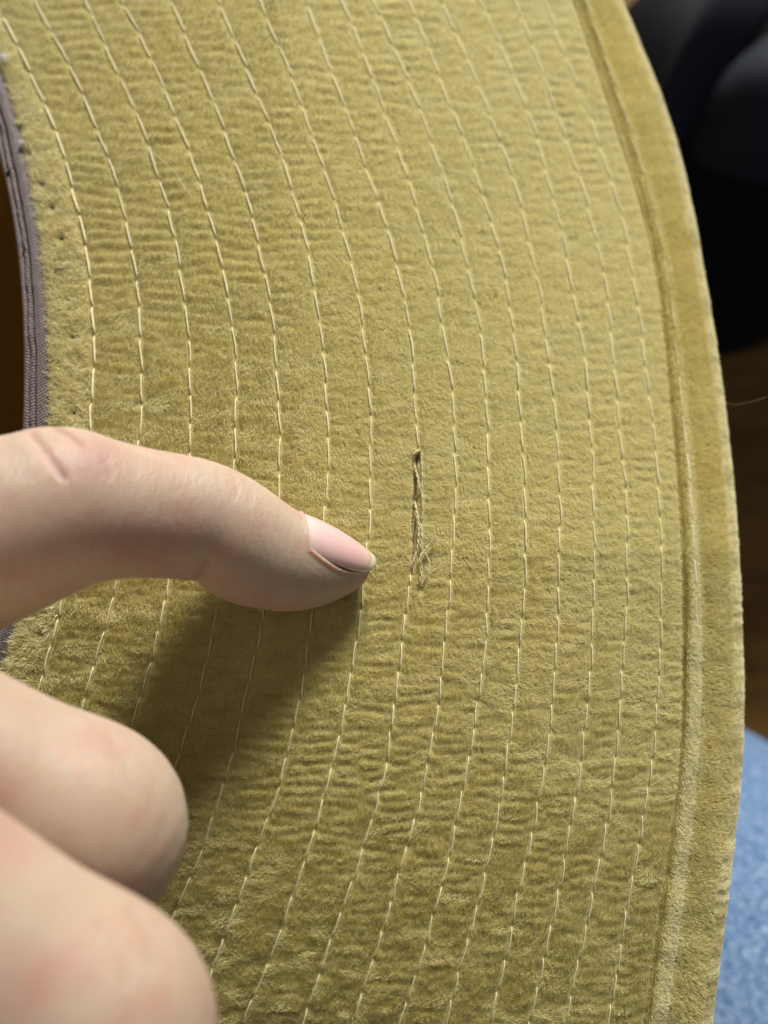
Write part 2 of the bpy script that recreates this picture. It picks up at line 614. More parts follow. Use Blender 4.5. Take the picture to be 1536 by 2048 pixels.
# return along the underside
under = bp[:, -1:, :].copy()
inn = P3(curve_at(GROOVE, yb) - 4, yb, depth(curve_at(GROOVE, yb), yb))[:, None, :]
inn[..., 2] -= 2 * RR
allb = np.concatenate([bp, inn], 1)
band_ob = mesh_np("edge_band", allb.reshape(-1, 3), grid_faces(allb.shape[0], allb.shape[1]), M_velvet, HAT)

NB = 210000
hs = np.where(rng.uniform(0, 1, NB) < 0.62, rng.uniform(0.01, 1, NB), 1 + rng.uniform(0, 1, NB) ** 1.15 * 0.9)
hyb = rng.uniform(-70, 2130, NB)
P0 = band_point(hs, hyb)
de = 0.01
a_ = band_point(np.minimum(hs + de, 2), hyb) - band_point(np.maximum(hs - de, 0), hyb)
b_ = band_point(hs, hyb - 4) - band_point(hs, hyb + 4)
N = np.cross(a_, b_)
N /= np.linalg.norm(N, axis=1)[:, None] + 1e-12
bx_, _h = band_profile(hs, hyb)
nb = len(hs)
az = -0.2 + 0.7 * sample(azf, bx_, hyb) + rng.normal(0, 0.4, nb)
lean = np.radians(np.clip(20 + 7 * sample(lnf, bx_, hyb) + rng.normal(0, 8, nb), 2, 70))
ln = 0.00060 * (1 + 0.2 * rng.normal(0, 1, nb)).clip(0.4, 1.6)
gdist = np.abs(bx_ - (curve_at(GROOVE, hyb) - 4))
ln *= np.where((gdist < 9) & (hs < 1), 0.45, 1)
# crushed pile along the rolled edge and piping, sheen painted in by paler colour
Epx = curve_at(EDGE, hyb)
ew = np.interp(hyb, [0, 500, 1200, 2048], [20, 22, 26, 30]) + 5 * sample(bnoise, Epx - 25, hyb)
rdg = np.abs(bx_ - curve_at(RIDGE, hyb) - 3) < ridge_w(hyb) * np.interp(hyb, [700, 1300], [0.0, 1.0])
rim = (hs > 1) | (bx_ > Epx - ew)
pale_sheen = (rim | (rdg & (hs < 1)))
lean = np.where(pale_sheen, np.radians(np.clip(66 + rng.normal(0, 8, nb), 30, 85)), lean)
az = np.where(rim, 1.0 + 0.6 * sample(azf, bx_, hyb) + rng.normal(0, 0.4, nb), az)
az = np.where(rdg & ~rim, -0.5 + 0.6 * sample(azf, bx_, hyb) + rng.normal(0, 0.5, nb), az)
keepb = np.where(pale_sheen, 1.0, 0.75) > rng.uniform(0, 1, nb)
rb = np.full(nb, 0.000017) * rng.uniform(0.7, 1.3, nb)
for w_, nm, mm in ((~pale_sheen & keepb, "edge_pile", M_pile), (pale_sheen, "crushed_edge_pile", M_pile_pale_sheen)):
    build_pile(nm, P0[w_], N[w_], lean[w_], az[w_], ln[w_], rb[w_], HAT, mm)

# ---- stitch rows
def surf(px, py, h=0.0):
    px = np.asarray(px, float); py = np.asarray(py, float)
    p = P3(px, py, depth(px, py))
    p[..., 2] += sample(H, px, py) * 0.001 + h
    return p

def stitch_row(xfun, plan, rad, hz=0.00033, name="stitch_row", zf=surf, slant=1.2):
    ts = TubeSet()
    for ya, yb_ in plan:
        t = np.linspace(0, 1, 13)
        yy = ya + (yb_ - ya) * t
        j = random.uniform(0.3, 1.7)
        xx = xfun(yy) + random.uniform(-0.6, 0.6) + slant * j * (2 * t - 1) + random.uniform(-1.5, 1.5) * np.sin(np.pi * t)
        e_ = np.minimum(t, 1 - t)
        h = -0.00034 + (hz + 0.00034 + random.uniform(-9e-5, 6e-5)) * np.clip(e_ / 0.16, 0, 1) ** 0.7
        p = zf(xx, yy, 0.0)
        k = np.ones(7) / 7
        zs = np.convolve(np.pad(p[:, 2], 3, mode='edge'), k, 'valid')
        p[:, 2] = zs + h
        ts.add(p, rad * np.interp((ya + yb_) / 2, [0, 1000, 2048], [1.1, 1.0, 0.74]) * random.uniform(0.8, 1.12) * (0.78 + 0.22 * np.sin(np.pi * t)), 7)
    return ts.build(name, M_thread, HAT)

for r in range(NROW):
    rad = np.interp(r, [0, 1, 4, 8, 14], [0.00014, 0.000102, 0.000097, 0.000092, 0.000088])
    stitch_row(lambda yy, r=r: curve_at(ROWX[r], yy) + row_wander(yy, r), PLAN[r], float(rad))
def band_surf(px, py, h=0.0):
    p = P3(px, py, depth(px, py))
    R = curve_at(RIDGE, py)
    p[..., 2] += 0.00025 + 0.00008 * sample(bnoise, px, py)
    return p
stitch_row(lambda yy: curve_at(RIDGE, yy) + np.interp(yy, [0, 1300], [1, 6]), plan_row(-215, 1290, 80), 0.00012, zf=band_surf, hz=0.00062)

# ---- the thread that came loose
ZP = lambda zx, zy: (700 + zx / 5.12, 850 + zy / 5.12)
def yarn(pts, hs, rad, name="loose_thread", m=M_loose, label=None, twist=1900, frays=0, parent=HAT, mix_end=None):
    q = np.array([ZP(*p) for p in pts])
    A = np.column_stack([q, np.asarray(hs) * 0.001])
    c = spline(A, 24 * len(pts))
    zc = surf(c[:, 0], c[:, 1])
    k = np.ones(9) / 9
    zc[:, 2] = np.convolve(np.pad(zc[:, 2], 4, mode='edge'), k, 'valid') + c[:, 2]
    tan = np.gradient(zc, axis=0)
    L = np.concatenate([[0], np.cumsum(np.linalg.norm(np.diff(zc, axis=0), axis=1))])
    tan /= np.linalg.norm(tan, axis=1)[:, None] + 1e-12
    s = np.cross(tan, [0.1, 0.2, 1.0]); s /= np.linalg.norm(s, axis=1)[:, None]
    u = np.cross(s, tan)
    ts = TubeSet()
    for ph in (0, np.pi):
        a = L * twist * 2 + ph
        ts.add(zc + rad * 0.45 * (np.cos(a)[:, None] * s + np.sin(a)[:, None] * u), rad * 0.72, 6)
    for f in range(frays):
        e = zc[-1] + np.array([random.uniform(-1, 1), random.uniform(-1, 1), random.uniform(0, 1)]) * 2e-4
        d = tan[-1] + np.array([random.uniform(-.3, .7), random.uniform(-.5, .4), random.uniform(-.35, .15)])
        t = np.linspace(0, 1, 8)[:, None]
        bend = np.array([random.uniform(-1, 1), random.uniform(-1, 1), random.uniform(-.4, .2)])
        fl = random.uniform(0.0005, 0.0014)
        ts.add(zc[-1] + (e - zc[-1]) * t + d * fl * t + bend * fl * 0.3 * t ** 2, 0.000028, 4)
    o = ts.build(name, m, parent)
    if label:
        o["label"] = label
    return o
M_slit_shade = mat("brown_slit_shade", (0.15, 0.108, 0.045), 0.9)  # shade inside the opened seam, painted as a dark brown strip
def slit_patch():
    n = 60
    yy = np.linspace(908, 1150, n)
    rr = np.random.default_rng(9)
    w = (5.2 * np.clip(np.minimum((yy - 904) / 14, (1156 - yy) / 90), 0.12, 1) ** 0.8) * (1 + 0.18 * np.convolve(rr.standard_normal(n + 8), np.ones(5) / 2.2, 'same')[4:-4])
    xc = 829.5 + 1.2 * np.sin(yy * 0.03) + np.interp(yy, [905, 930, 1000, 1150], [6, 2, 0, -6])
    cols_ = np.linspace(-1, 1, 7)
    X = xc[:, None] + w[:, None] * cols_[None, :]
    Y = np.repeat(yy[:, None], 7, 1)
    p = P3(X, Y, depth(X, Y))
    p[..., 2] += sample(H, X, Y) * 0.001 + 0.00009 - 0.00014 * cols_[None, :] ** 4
    mesh_np("slit_shade", p.reshape(-1, 3), grid_faces(n, 7), M_slit_shade, HAT)
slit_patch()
yarn(YARNS[0], [0.1, 0.55, 0.65, 0.65, 0.65, 0.65, 0.65, 0.5, 0.1, -0.5], 0.00015, label="slack upper stretch of the loose cream thread")
yarn(YARNS[1], [0.15, 0.45, 0.5, 0.45, 0.4, 0.5, 0.5, 0.45, 0.1], 0.00009)
yarn(YARNS[2], [-0.3, 0.5, 0.75, 0.8, 0.8, 0.8, 0.75, 0.6, 0.3, -0.3], 0.000155)
yarn(YARNS[3], [0.2, 0.6, 0.65, 0.65, 0.6, 0.1], 0.00013)
yarn(YARNS[4], [-0.3, 0.5, 0.7, 0.7, 0.7, 0.7, 0.7, 0.75, 0.8, 0.85], 0.00013, frays=8, label="small open loop of thread with frayed end")
yarn(YARNS[5], [-0.3, 0.4, 0.7, 0.75, 0.75, 0.75, 0.75, 0.8, 0.85], 0.00012, frays=8)

# ---- sweatband ribbon
M_rib = mat("grosgrain_ribbon", (0.115, 0.088, 0.092), 0.55)
def ribbon_nodes(m):
    uv = nd(m, "ShaderNodeTexCoord").outputs["UV"]
    sep = nd(m, "ShaderNodeSeparateXYZ")
    lk(m, uv, sep.inputs[0])
    u, v = sep.outputs[0], sep.outputs[1]            # mm across, mm along
    vb = math_n(m, 'ADD', v, math_n(m, 'MULTIPLY', math_n(m, 'POWER', math_n(m, 'ABSOLUTE', u), 1.4), 0.28))
    ribs = math_n(m, 'SINE', math_n(m, 'MULTIPLY', vb, 2 * math.pi / 0.40))
    weft = math_n(m, 'SINE', math_n(m, 'ADD', math_n(m, 'MULTIPLY', u, 2 * math.pi / 0.34), math_n(m, 'MULTIPLY', vb, 6.8)))
    h = math_n(m, 'ADD', ribs, math_n(m, 'MULTIPLY', weft, 0.55))
    n = noise(m, 900, 3, nd(m, "ShaderNodeTexCoord").outputs["Object"])
    c = ramp(m, math_n(m, 'ADD', math_n(m, 'MULTIPLY', h, 0.22), n), [(0.2, (0.062, 0.038, 0.034)), (0.55, (0.135, 0.092, 0.082)), (0.9, (0.215, 0.16, 0.142))])
    lk(m, c, bsdf(m).inputs["Base Color"])
    lk(m, bump(m, h, 0.00006, 0.9), bsdf(m).inputs["Normal"])
    bsdf(m).inputs["Sheen Weight"].default_value = 0.35
ribbon_nodes(M_rib)
LEFTE = [-120, -25, 28, 39, 20, -40, -135, -245, -365]
prof = np.array([  # offset from velvet edge (px), height (mm)
    (3, -1.5), (1, -0.7), (-3, 0.05), (-9, 0.42), (-15, 0.5), (-21, 0.38), (-25, 0.05), (-27.5, -0.35), (-30, -0.02), (-34, 0.16), (-38, 0.0), (-40.5, -0.4), (-43, -0.1), (-47, 0.0), (-51, -0.25), (-55, -0.75), (-58, -1.6), (-60, -3.0), (-61, -6.0), (-62, -12.0)])
yr = np.arange(-230, 2290, 5.0)
cp = spline(prof, 110)
I = curve_at(INNER, yr)
wsc = (I - curve_at(LEFTE, yr)) / 60.0
nz = np.random.default_rng(4)
wob = np.convolve(nz.standard_normal(len(yr) + 60), np.ones(14) / 14, 'same')[30:-30]
wob2 = np.convolve(nz.standard_normal(len(yr) + 60), np.ones(22) / 22, 'same')[30:-30]
offp = cp[None, :, 0] * wsc[:, None]
mid_w = np.exp(-((cp[:, 0] + 34) / 12) ** 2)[None, :]
offp = offp + mid_w * (wob[:, None] * 7.0)
hz = cp[None, :, 1] + mid_w * wob2[:, None] * 0.55
RPX = I[:, None] + offp
RPY = np.repeat(yr[:, None], RPX.shape[1], 1)
RP = P3(RPX, RPY, depth(RPX, RPY))
RP[..., 2] += hz * 0.001 + 0.0001
arc = np.concatenate([[0], np.cumsum(np.hypot(np.diff(cp[:, 0] * MMPX), np.diff(cp[:, 1])))])
arc = arc - arc[int(np.argmin(np.abs(cp[:, 0] + 40)))]
uvr = np.stack([np.repeat(arc[None, :], len(yr), 0), np.repeat((yr * MMPX)[:, None], len(arc), 1)], -1)
mesh_np("sweatband", RP.reshape(-1, 3), grid_faces(*RPX.shape, flip=True), M_rib, HAT, uv=uvr.reshape(-1, 2))
# brown thread of the sweatband seam: tacks on the ribbon and a bar in the pile
def tack(a, b, rad=0.00016, h=0.0003, up=0.0004, fn=None):
    t = np.linspace(0, 1, 9)
    px = a[0] + (b[0] - a[0]) * t
    py = a[1] + (b[1] - a[1]) * t
    p = P3(px, py, depth(px, py))
    p[:, 2] += h - 0.0006 + 0.0006 * np.sin(np.pi * t) ** 0.5 + up * np.sin(np.pi * t)
    ts = TubeSet()
    ts.add(p, rad, 6)
    return ts.build("seam_tack", M_brown, HAT)
tack((108, 541), (136, 540), 0.0002, 0.00035, 0.0003)
tack((13, 352), (26, 334), 0.00022, 0.0003, 0.0001)
tack((45, 508), (57, 490), 0.00018, 0.0001, 0.0001)
for (x, y) in PITS:
    tack((x - 4, y - 2), (x + 5, y + 2), 0.00022, -0.00018, 0.0)

# ---- crown behind the opening
M_lin = mat("crown_lining", (0.22, 0.095, 0.008), 0.8, **{"Specular IOR Level": 0.08})
lk(M_lin, bump(M_lin, noise(M_lin, 700, 3), 0.0002, 0.4), bsdf(M_lin).inputs["Normal"])
def crown_mesh():
    yc = np.arange(-230, 2290, 40.0)
    x0 = curve_at(LEFTE, yc) - 1.0
    p0 = P3(x0, yc, depth(x0, yc))
    rows = []
    for k in np.linspace(0, 1, 12):
        q = p0.copy()
        q[:, 2] -= 0.004 + 0.085 * k
        q[:, 0] -= 0.004 * k + 0.018 * k ** 3
        rows.append(q)
    for k in (0.25, 0.5, 0.75, 1.0):
        q = rows[11].copy()
        q[:, 2] -= 0.006 * k
        q[:, 0] -= 0.09 * k
        rows.append(q)
    n_in = len(rows)
    outer = [r + np.array([0.0022, 0, -0.0015]) for r in rows[::-1]]
    R = np.array(rows + outer)
    return R
R = crown_mesh()
mesh_np("crown", R.reshape(-1, 3), grid_faces(R.shape[0], R.shape[1]), M_lin, HAT)

# ------------------------------------------------------------------ stray fibres lying on the pile
def strand(name, pts, hs, rad, label, cat="fibre"):
    A = np.column_stack([np.asarray(pts, float), np.asarray(hs) * 0.001])
    c = spline(A, 12 * len(pts))
    p = P3(c[:, 0], c[:, 1], depth(c[:, 0], c[:, 1]))
    p[:, 2] += c[:, 2]
    ts = TubeSet()
    ts.add(p, rad, 5)
    o = ts.build(name, M_thread, None)
    o["label"] = label
    o["category"] = cat
    return o
strand("stray_fibre", [(187, 357), (207, 355), (226, 357), (236, 346), (250, 331), (270, 313), (287, 301), (303, 307), (325, 324), (344, 341), (358, 356), (370, 378), (386, 398)],
       [0.9, 1.1, 0.9, 1.0, 1.2, 1.3, 1.3, 1.3, 1.2, 1.2, 1.1, 1.0, 0.8], 0.000042, "long fine curled hair lying across the second and third stitch rows")
strand("stray_fibre", [(118, 376), (125, 390), (130, 400), (136, 405)], [0.9, 1.2, 1.1, 0.8], 0.000035, "short pale fibre beside the innermost stitch row")
strand("stray_fibre", [(1458, 803), (1466, 809), (1485, 808), (1505, 803), (1524, 797)], [-1.0, 0.2, 0.6, 1.0, 1.6], 0.000008, "thin hair sticking out past the outer edge of the brim")
def lint(x, y, r, label):
    ts = TubeSet()
    for k in range(26):
        c = np.array([x, y]) + np.array([random.gauss(0, 1), random.gauss(0, 1)]) * r * 0.4
        pts = [(c[0] + random.gauss(0, r * 0.6), c[1] + random.gauss(0, r * 0.6)) for _ in range(4)]
        cc = spline(np.column_stack([pts, [random.uniform(0.5, 1.2) for _ in range(4)]]), 12)
        p = P3(cc[:, 0], cc[:, 1], depth(cc[:, 0], cc[:, 1]))
        p[:, 2] += cc[:, 2] * 0.001
        ts.add(p, 0.00003, 4)
    o = ts.build("lint", M_lint, None)
    o["label"] = label
    o["category"] = "lint"
M_lint = mat("white_lint", (0.85, 0.85, 0.82), 0.6)
lint(14, 121, 6, "white speck of lint at the upper tip of the sweatband ribbon")
lint(48, 289, 4, "tiny white lint tuft on the seam between ribbon and velvet")

# ------------------------------------------------------------------ hand
M_skin = mat("skin", (0.60, 0.40, 0.30), 0.5)
def skin_nodes(m):
    b = bsdf(m)
    oc = nd(m, "ShaderNodeTexCoord").outputs["Object"]
    at = nd(m, "ShaderNodeAttribute", attribute_name="redness").outputs["Fac"]
    n1 = noise(m, 90, 3, oc)
    c = ramp(m, n1, [(0.3, (0.49, 0.345, 0.25)), (0.5, (0.515, 0.39, 0.29)), (0.70, (0.49, 0.30, 0.23))])
    n3 = noise(m, 420, 3, oc)
    c = mixc(m, math_n(m, 'MULTIPLY', n3, 0.25), c, (0.54, 0.43, 0.325))
    n4 = noise(m, 210, 3, oc, 0.65)
    c = mixc(m, math_n(m, "MULTIPLY", math_n(m, "MAXIMUM", math_n(m, "SUBTRACT", n4, 0.5), 0.0), 1.8), c, (0.48, 0.22, 0.17))
    c = mixc(m, at, c, (0.37, 0.17, 0.14))
    lk(m, c, b.inputs["Base Color"])
    b.inputs["Subsurface Weight"].default_value = 1.0
    b.inputs["Subsurface Radius"].default_value = (1.0, 0.35, 0.2)
    b.inputs["Subsurface Scale"].default_value = 0.0014
    b.inputs["Specular IOR Level"].default_value = 0.4
    w = noise(m, 1.0, 4, oc, 0.6, (3000, 500, 900))
    v = nd(m, "ShaderNodeTexVoronoi")
    v.inputs["Scale"].default_value = 2600
    lk(m, oc, v.inputs["Vector"])
    nb_ = bump(m, w, 0.0002, 0.65)
    nb_ = bump(m, v.outputs["Distance"], 0.00006, 0.35, nb_)
    lk(m, nb_, b.inputs["Normal"])
skin_nodes(M_skin)

SEG = 40
def section_sweep(stations, n):
    """stations: (C xyz, up xyz, ru, rs); returns verts, quads, tris"""
    A = np.array([np.concatenate([c, u, [ru, rs]]) for (c, u, ru, rs) in stations])
    A = spline(A, n)
    C, U = A[:, :3], A[:, 3:6]
    ru, rs = np.abs(A[:, 6]), np.abs(A[:, 7])
    T = np.gradient(C, axis=0)
    T /= np.linalg.norm(T, axis=1)[:, None]
    U = U / np.linalg.norm(U, axis=1)[:, None]
    Sd = np.cross(T, U)
    Sd /= np.linalg.norm(Sd, axis=1)[:, None]
    a = np.linspace(0, 2 * np.pi, SEG, endpoint=False)
    ca, sa = np.cos(a), np.sin(a)
    Rg = C[:, None] + ru[:, None, None] * ca[None, :, None] * U[:, None] + rs[:, None, None] * sa[None, :, None] * Sd[:, None]
    return Rg, C

def closed(Rg, tail=True):
    n = len(Rg)
    V = Rg.reshape(-1, 3)
    Q = grid_faces(n, SEG, wrap=True)
    c0, c1 = Rg[0].mean(0), Rg[-1].mean(0)
    V = np.vstack([V, c0, c1])
    k = np.arange(SEG); k2 = (k + 1) % SEG
    T = np.vstack([np.stack([np.full(SEG, n * SEG), k2, k], -1) + 0, np.stack([np.full(SEG, n * SEG + 1), (n - 1) * SEG + k, (n - 1) * SEG + k2], -1)])
    return V, Q, T

def index_stations():
    st = [  # U px, L px, depth of the axis
        ((-420, 930), (-400, 1420), 0.0775, 1.0),
        ((-200, 893), (-150, 1350), 0.0790, 1.0),
        ((0, 872), (0, 1262), 0.0812, 1.0),
        ((78, 855), (100, 1212), 0.0825, 1.0),
        ((156, 857), (185, 1170), 0.0842, 1.02),
        ((230, 881), (240, 1159), 0.0865, 1.0),
        ((300, 897), (290, 1157), 0.0892, 0.98),
        ((380, 911), (345, 1158), 0.0920, 0.97),
        ((443, 928), (388, 1165), 0.0942, 0.97),
        ((500, 955), (425, 1188), 0.0957, 0.97),
        ((545, 985), (470, 1207), 0.0972, 0.95),
        ((590, 1018), (530, 1219), 0.0988, 0.93),
        ((640, 1043), (590, 1221), 0.1006, 0.88),
        ((690, 1072), (650, 1208), 0.1023, 0.82),
        ((722, 1091), (698, 1186), 0.1034, 0.85),
        ((734, 1102), (720, 1172), 0.1040, 0.88),
        ((740, 1117), (735, 1153), 0.1043, 0.9),
    ]
    out = []
    for U_, L_, D_, asp in st:
        D_ = 0.1045 - (0.1045 - D_) * 0.78
        u = P3(*U_, D_); l = P3(*L_, D_)
        c = (u + l) / 2
        out.append((c, (u - l), np.linalg.norm(u - l) / 2, np.linalg.norm(u - l) / 2 * asp))
    return out

def finger(joints, radii, up, n=60, flat=1.0):
    st = []
    P = [Vector(j) for j in joints]
    for i, (p, r) in enumerate(zip(P, radii)):
        st.append((np.array(p), np.array(up[i] if isinstance(up, list) else up), r, r * flat))
    return section_sweep(st, n)

parts = []
IDX = index_stations()
Rg, IC = section_sweep(IDX, 150)
parts.append(closed(Rg))

def px3(x, y, d):
    return np.array(P3(x, y, d))
UPV = np.array([0.3, 0.9, 0.35])
# middle finger: knuckle at the left, first joint pointing right, folded back under
def folded(mcp, pip, dip, tip, r0, r1, r2, r3):
    mcp, pip, dip, tip = map(np.array, (mcp, pip, dip, tip))
    ax = (pip - mcp) / np.linalg.norm(pip - mcp)
    out = pip + ax * r1 * 0.25
    pts = [mcp - ax * 0.012, mcp, mcp * 0.6 + pip * 0.4, mcp * 0.2 + pip * 0.8, out, pip * 0.72 + dip * 0.28 + ax * r1 * 0.12, pip * 0.4 + dip * 0.6, dip, dip * 0.5 + tip * 0.5, tip, tip + (tip - dip) * 0.12]
    rad = [r0 * 0.9, r0, (r0 + r1) / 2 * 0.98, r1, r1 * 1.03, r1 * 0.97, r2 * 1.02, r2, (r2 + r3) / 2, r3 * 0.8, r3 * 0.25]
    return pts, rad
def sphere_sweep(pts, rad, n, flat=1.0):
    """smooth tube that keeps its frame by parallel transport"""
    A = spline(np.column_stack([pts, rad]), n)
    C, r = A[:, :3], np.abs(A[:, 3])
    T = np.gradient(C, axis=0)
    T /= np.linalg.norm(T, axis=1)[:, None]
    u = np.array([0.1, 0.3, 0.9])
    a = np.linspace(0, 2 * np.pi, SEG, endpoint=False)
    Rg = []
    for i in range(n):
        u = u - T[i] * (u @ T[i])
        u /= np.linalg.norm(u)
        s = np.cross(T[i], u)
        Rg.append(C[i] + r[i] * (np.cos(a)[:, None] * u + np.sin(a)[:, None] * s * flat))
    return np.array(Rg)

MID = folded(px3(-640, 1290, 0.067), px3(140, 1632, 0.0785), px3(60, 1960, 0.090), px3(-260, 1850, 0.086), 0.0098, 0.0088, 0.0080, 0.0072)
parts.append(closed(sphere_sweep(*MID, 110)))
RIN = folded(px3(-860, 1400, 0.051), px3(160, 2040, 0.0615), px3(40, 2520, 0.073), px3(-420, 2420, 0.070), 0.0092, 0.0083, 0.0076, 0.0068)
parts.append(closed(sphere_sweep(*RIN, 110)))
PIN = folded(px3(-1250, 1750, 0.039), px3(-260, 2860, 0.046), px3(-350, 3350, 0.056), px3(-800, 3000, 0.056), 0.0080, 0.0070, 0.0062, 0.0056)
parts.append(closed(sphere_sweep(*PIN, 90)))
# palm, wrist and thumb out of frame on the left
i_m, m_m, r_m, p_m = px3(-420, 1175, 0.0775), px3(-640, 1290, 0.067), px3(-860, 1400, 0.051), px3(-1250, 1750, 0.039)
wr = np.array([-0.135, -0.030, CZ - 0.062])
for q, r in ((i_m, 0.0125), (m_m, 0.0125), (r_m, 0.0115), (p_m, 0.0105)):
    q = np.array(q)
    w = wr + (q - (i_m + p_m) / 2) * 0.62
    parts.append(closed(sphere_sweep([q + (q - w) * 0.05, q, q * 0.6 + w * 0.4, w, w + (w - q) * 0.25], [r * 0.5, r * 0.92, r * 1.1, r * 1.2, r * 0.9], 40)))
ax = np.array([-1.0, -0.12, 0.02])
parts.append(closed(sphere_sweep([wr + ax * -0.03, wr, wr + ax * 0.03, wr + ax * 0.09, wr + ax * 0.16], [0.015, 0.0225, 0.022, 0.026, 0.030], 40, 1.25)))
th0 = wr + np.array([0.012, -0.006, -0.024])
parts.append(closed(sphere_sweep([th0, th0 + np.array([0.025, -0.004, -0.014]), th0 + np.array([0.052, -0.010, -0.022]), th0 + np.array([0.070, -0.018, -0.024]), th0 + np.array([0.083, -0.026, -0.023]), th0 + np.array([0.087, -0.029, -0.022])],
                                 [0.016, 0.0145, 0.0108, 0.0102, 0.0075, 0.003], 60)))

def make_hand():
    V, Fq, Ft, off = [], [], [], 0
    for v, q, t in parts:
        V.append(v); Fq.append(q + off); Ft.append(t + off)
        off += len(v)
    o = mesh_np("hand", np.concatenate(V), [np.concatenate(Fq), np.concatenate(Ft)], M_skin, None)
    bm = bmesh.new(); bm.from_mesh(o.data)
    bmesh.ops.recalc_face_normals(bm, faces=bm.faces)
    bm.to_mesh(o.data); bm.free()
    md = o.modifiers.new("remesh", 'REMESH')
    md.mode = 'VOXEL'; md.voxel_size = 0.00048; md.use_smooth_shade = True
    sm = o.modifiers.new("smooth", 'SMOOTH')
    sm.factor = 0.5; sm.iterations = 9
    dg = bpy.context.evaluated_depsgraph_get()
    me = bpy.data.meshes.new_from_object(o.evaluated_get(dg))
    o.modifiers.clear()
    old = o.data
    o.data = me
    bpy.data.meshes.remove(old)
    return o
hand = make_hand()
hand.name = "hand"
hand["label"] = "bare hand pointing with its index finger at the loose thread, other fingers curled"
hand["category"] = "hand"

# local refinement round the fingertip and first joint, then nail bed, folds and creases
A_ = spline(np.array([np.concatenate([c, u / np.linalg.norm(u), [ru, rs]]) for (c, u, ru, rs) in IDX]), 400)
AC = A_[:, :3]
AT = np.gradient(AC, axis=0); AT /= np.linalg.norm(AT, axis=1)[:, None]
AU = A_[:, 3:6]; AU /= np.linalg.norm(AU, axis=1)[:, None]
AS = np.cross(AT, AU); AS /= np.linalg.norm(AS, axis=1)[:, None]
if AS[200, 2] < 0:
    AS = -AS                                                          # side vector towards the viewer
ALEN = np.concatenate([[0], np.cumsum(np.linalg.norm(np.diff(AC, axis=0), axis=1))])

def refine():
    me = hand.data
    bm = bmesh.new(); bm.from_mesh(me)
    tipc = Vector(P3(650, 1110, 0.101))
    ed = [e for e in bm.edges if (e.verts[0].co - tipc).length < 0.0095]
    bmesh.ops.subdivide_edges(bm, edges=ed, cuts=1, use_grid_fill=True, smooth=0.6)
    bmesh.ops.triangulate(bm, faces=[f for f in bm.faces if len(f.verts) > 4])
    bm.to_mesh(me); bm.free()
refine()

nv = len(hand.data.vertices)
HV = np.zeros(nv * 3, dtype=np.float32); hand.data.vertices.foreach_get("co", HV); HV = HV.reshape(-1, 3).astype(float)
HN = np.zeros(nv * 3, dtype=np.float32); hand.data.vertices.foreach_get("normal", HN); HN = HN.reshape(-1, 3).astype(float)
# nearest axis sample for vertices near the index finger
def axis_coords(Pq):
    idx = np.zeros(len(Pq), int); bd = np.full(len(Pq), 1e9)
    for k in range(0, 400, 2):
        d = ((Pq - AC[k]) ** 2).sum(1)
        b = d < bd
        idx[b] = k; bd[b] = d[b]
    r = Pq - AC[idx]
    up = (r * AU[idx]).sum(1); sd = (r * AS[idx]).sum(1); al = (r * AT[idx]).sum(1)
    return ALEN[idx] + al, np.arctan2(sd, up), np.sqrt(bd)
tl, ang, rdist = axis_coords(HV)
near = rdist < 0.014
# nail frame
def len_at_px(x, y):
    q = P3(x, y, 0.101)
    k = int(np.argmin(((AC[:, :2] - q[:2]) ** 2).sum(1)))
    return ALEN[k]
tN0, tN1 = len_at_px(590, 1075), ALEN[-1]
def nail_A0(w):                                                        # dorsal direction, from up towards the viewer
    return np.radians(17 + 27 * np.clip(w, -0.2, 1.1))
def nail_hw(w):
    return np.radians(42 + 9 * np.clip(w, -0.2, 1.1))
w_in = (tl - tN0) / (tN1 - tN0)
hw = nail_hw(w_in)
da = ang - nail_A0(w_in)
red = np.zeros(nv)
rn = 0.0058
front = near & (w_in > -0.6)
# signed distance (mm) to the nail outline: inside negative
side_d = (np.abs(da) - hw) * rn * 1000
prox_d = -(tl - tN0) * 1000 + 0.9 * (np.abs(da) / hw) ** 2
sd_ = np.maximum(side_d, prox_d)
disp = np.zeros(nv)
inside = 1 / (1 + np.exp(sd_ / 0.13))
disp += np.where(front, -0.30 * inside, 0)
fold = np.exp(-((sd_ - 0.30) / 0.34) ** 2) * np.clip(1.25 - w_in, 0, 1)
disp += np.where(front, 0.25 * fold, 0)
red += np.where(front, 0.08 * np.exp(-((sd_ - 0.1) / 0.35) ** 2), 0)
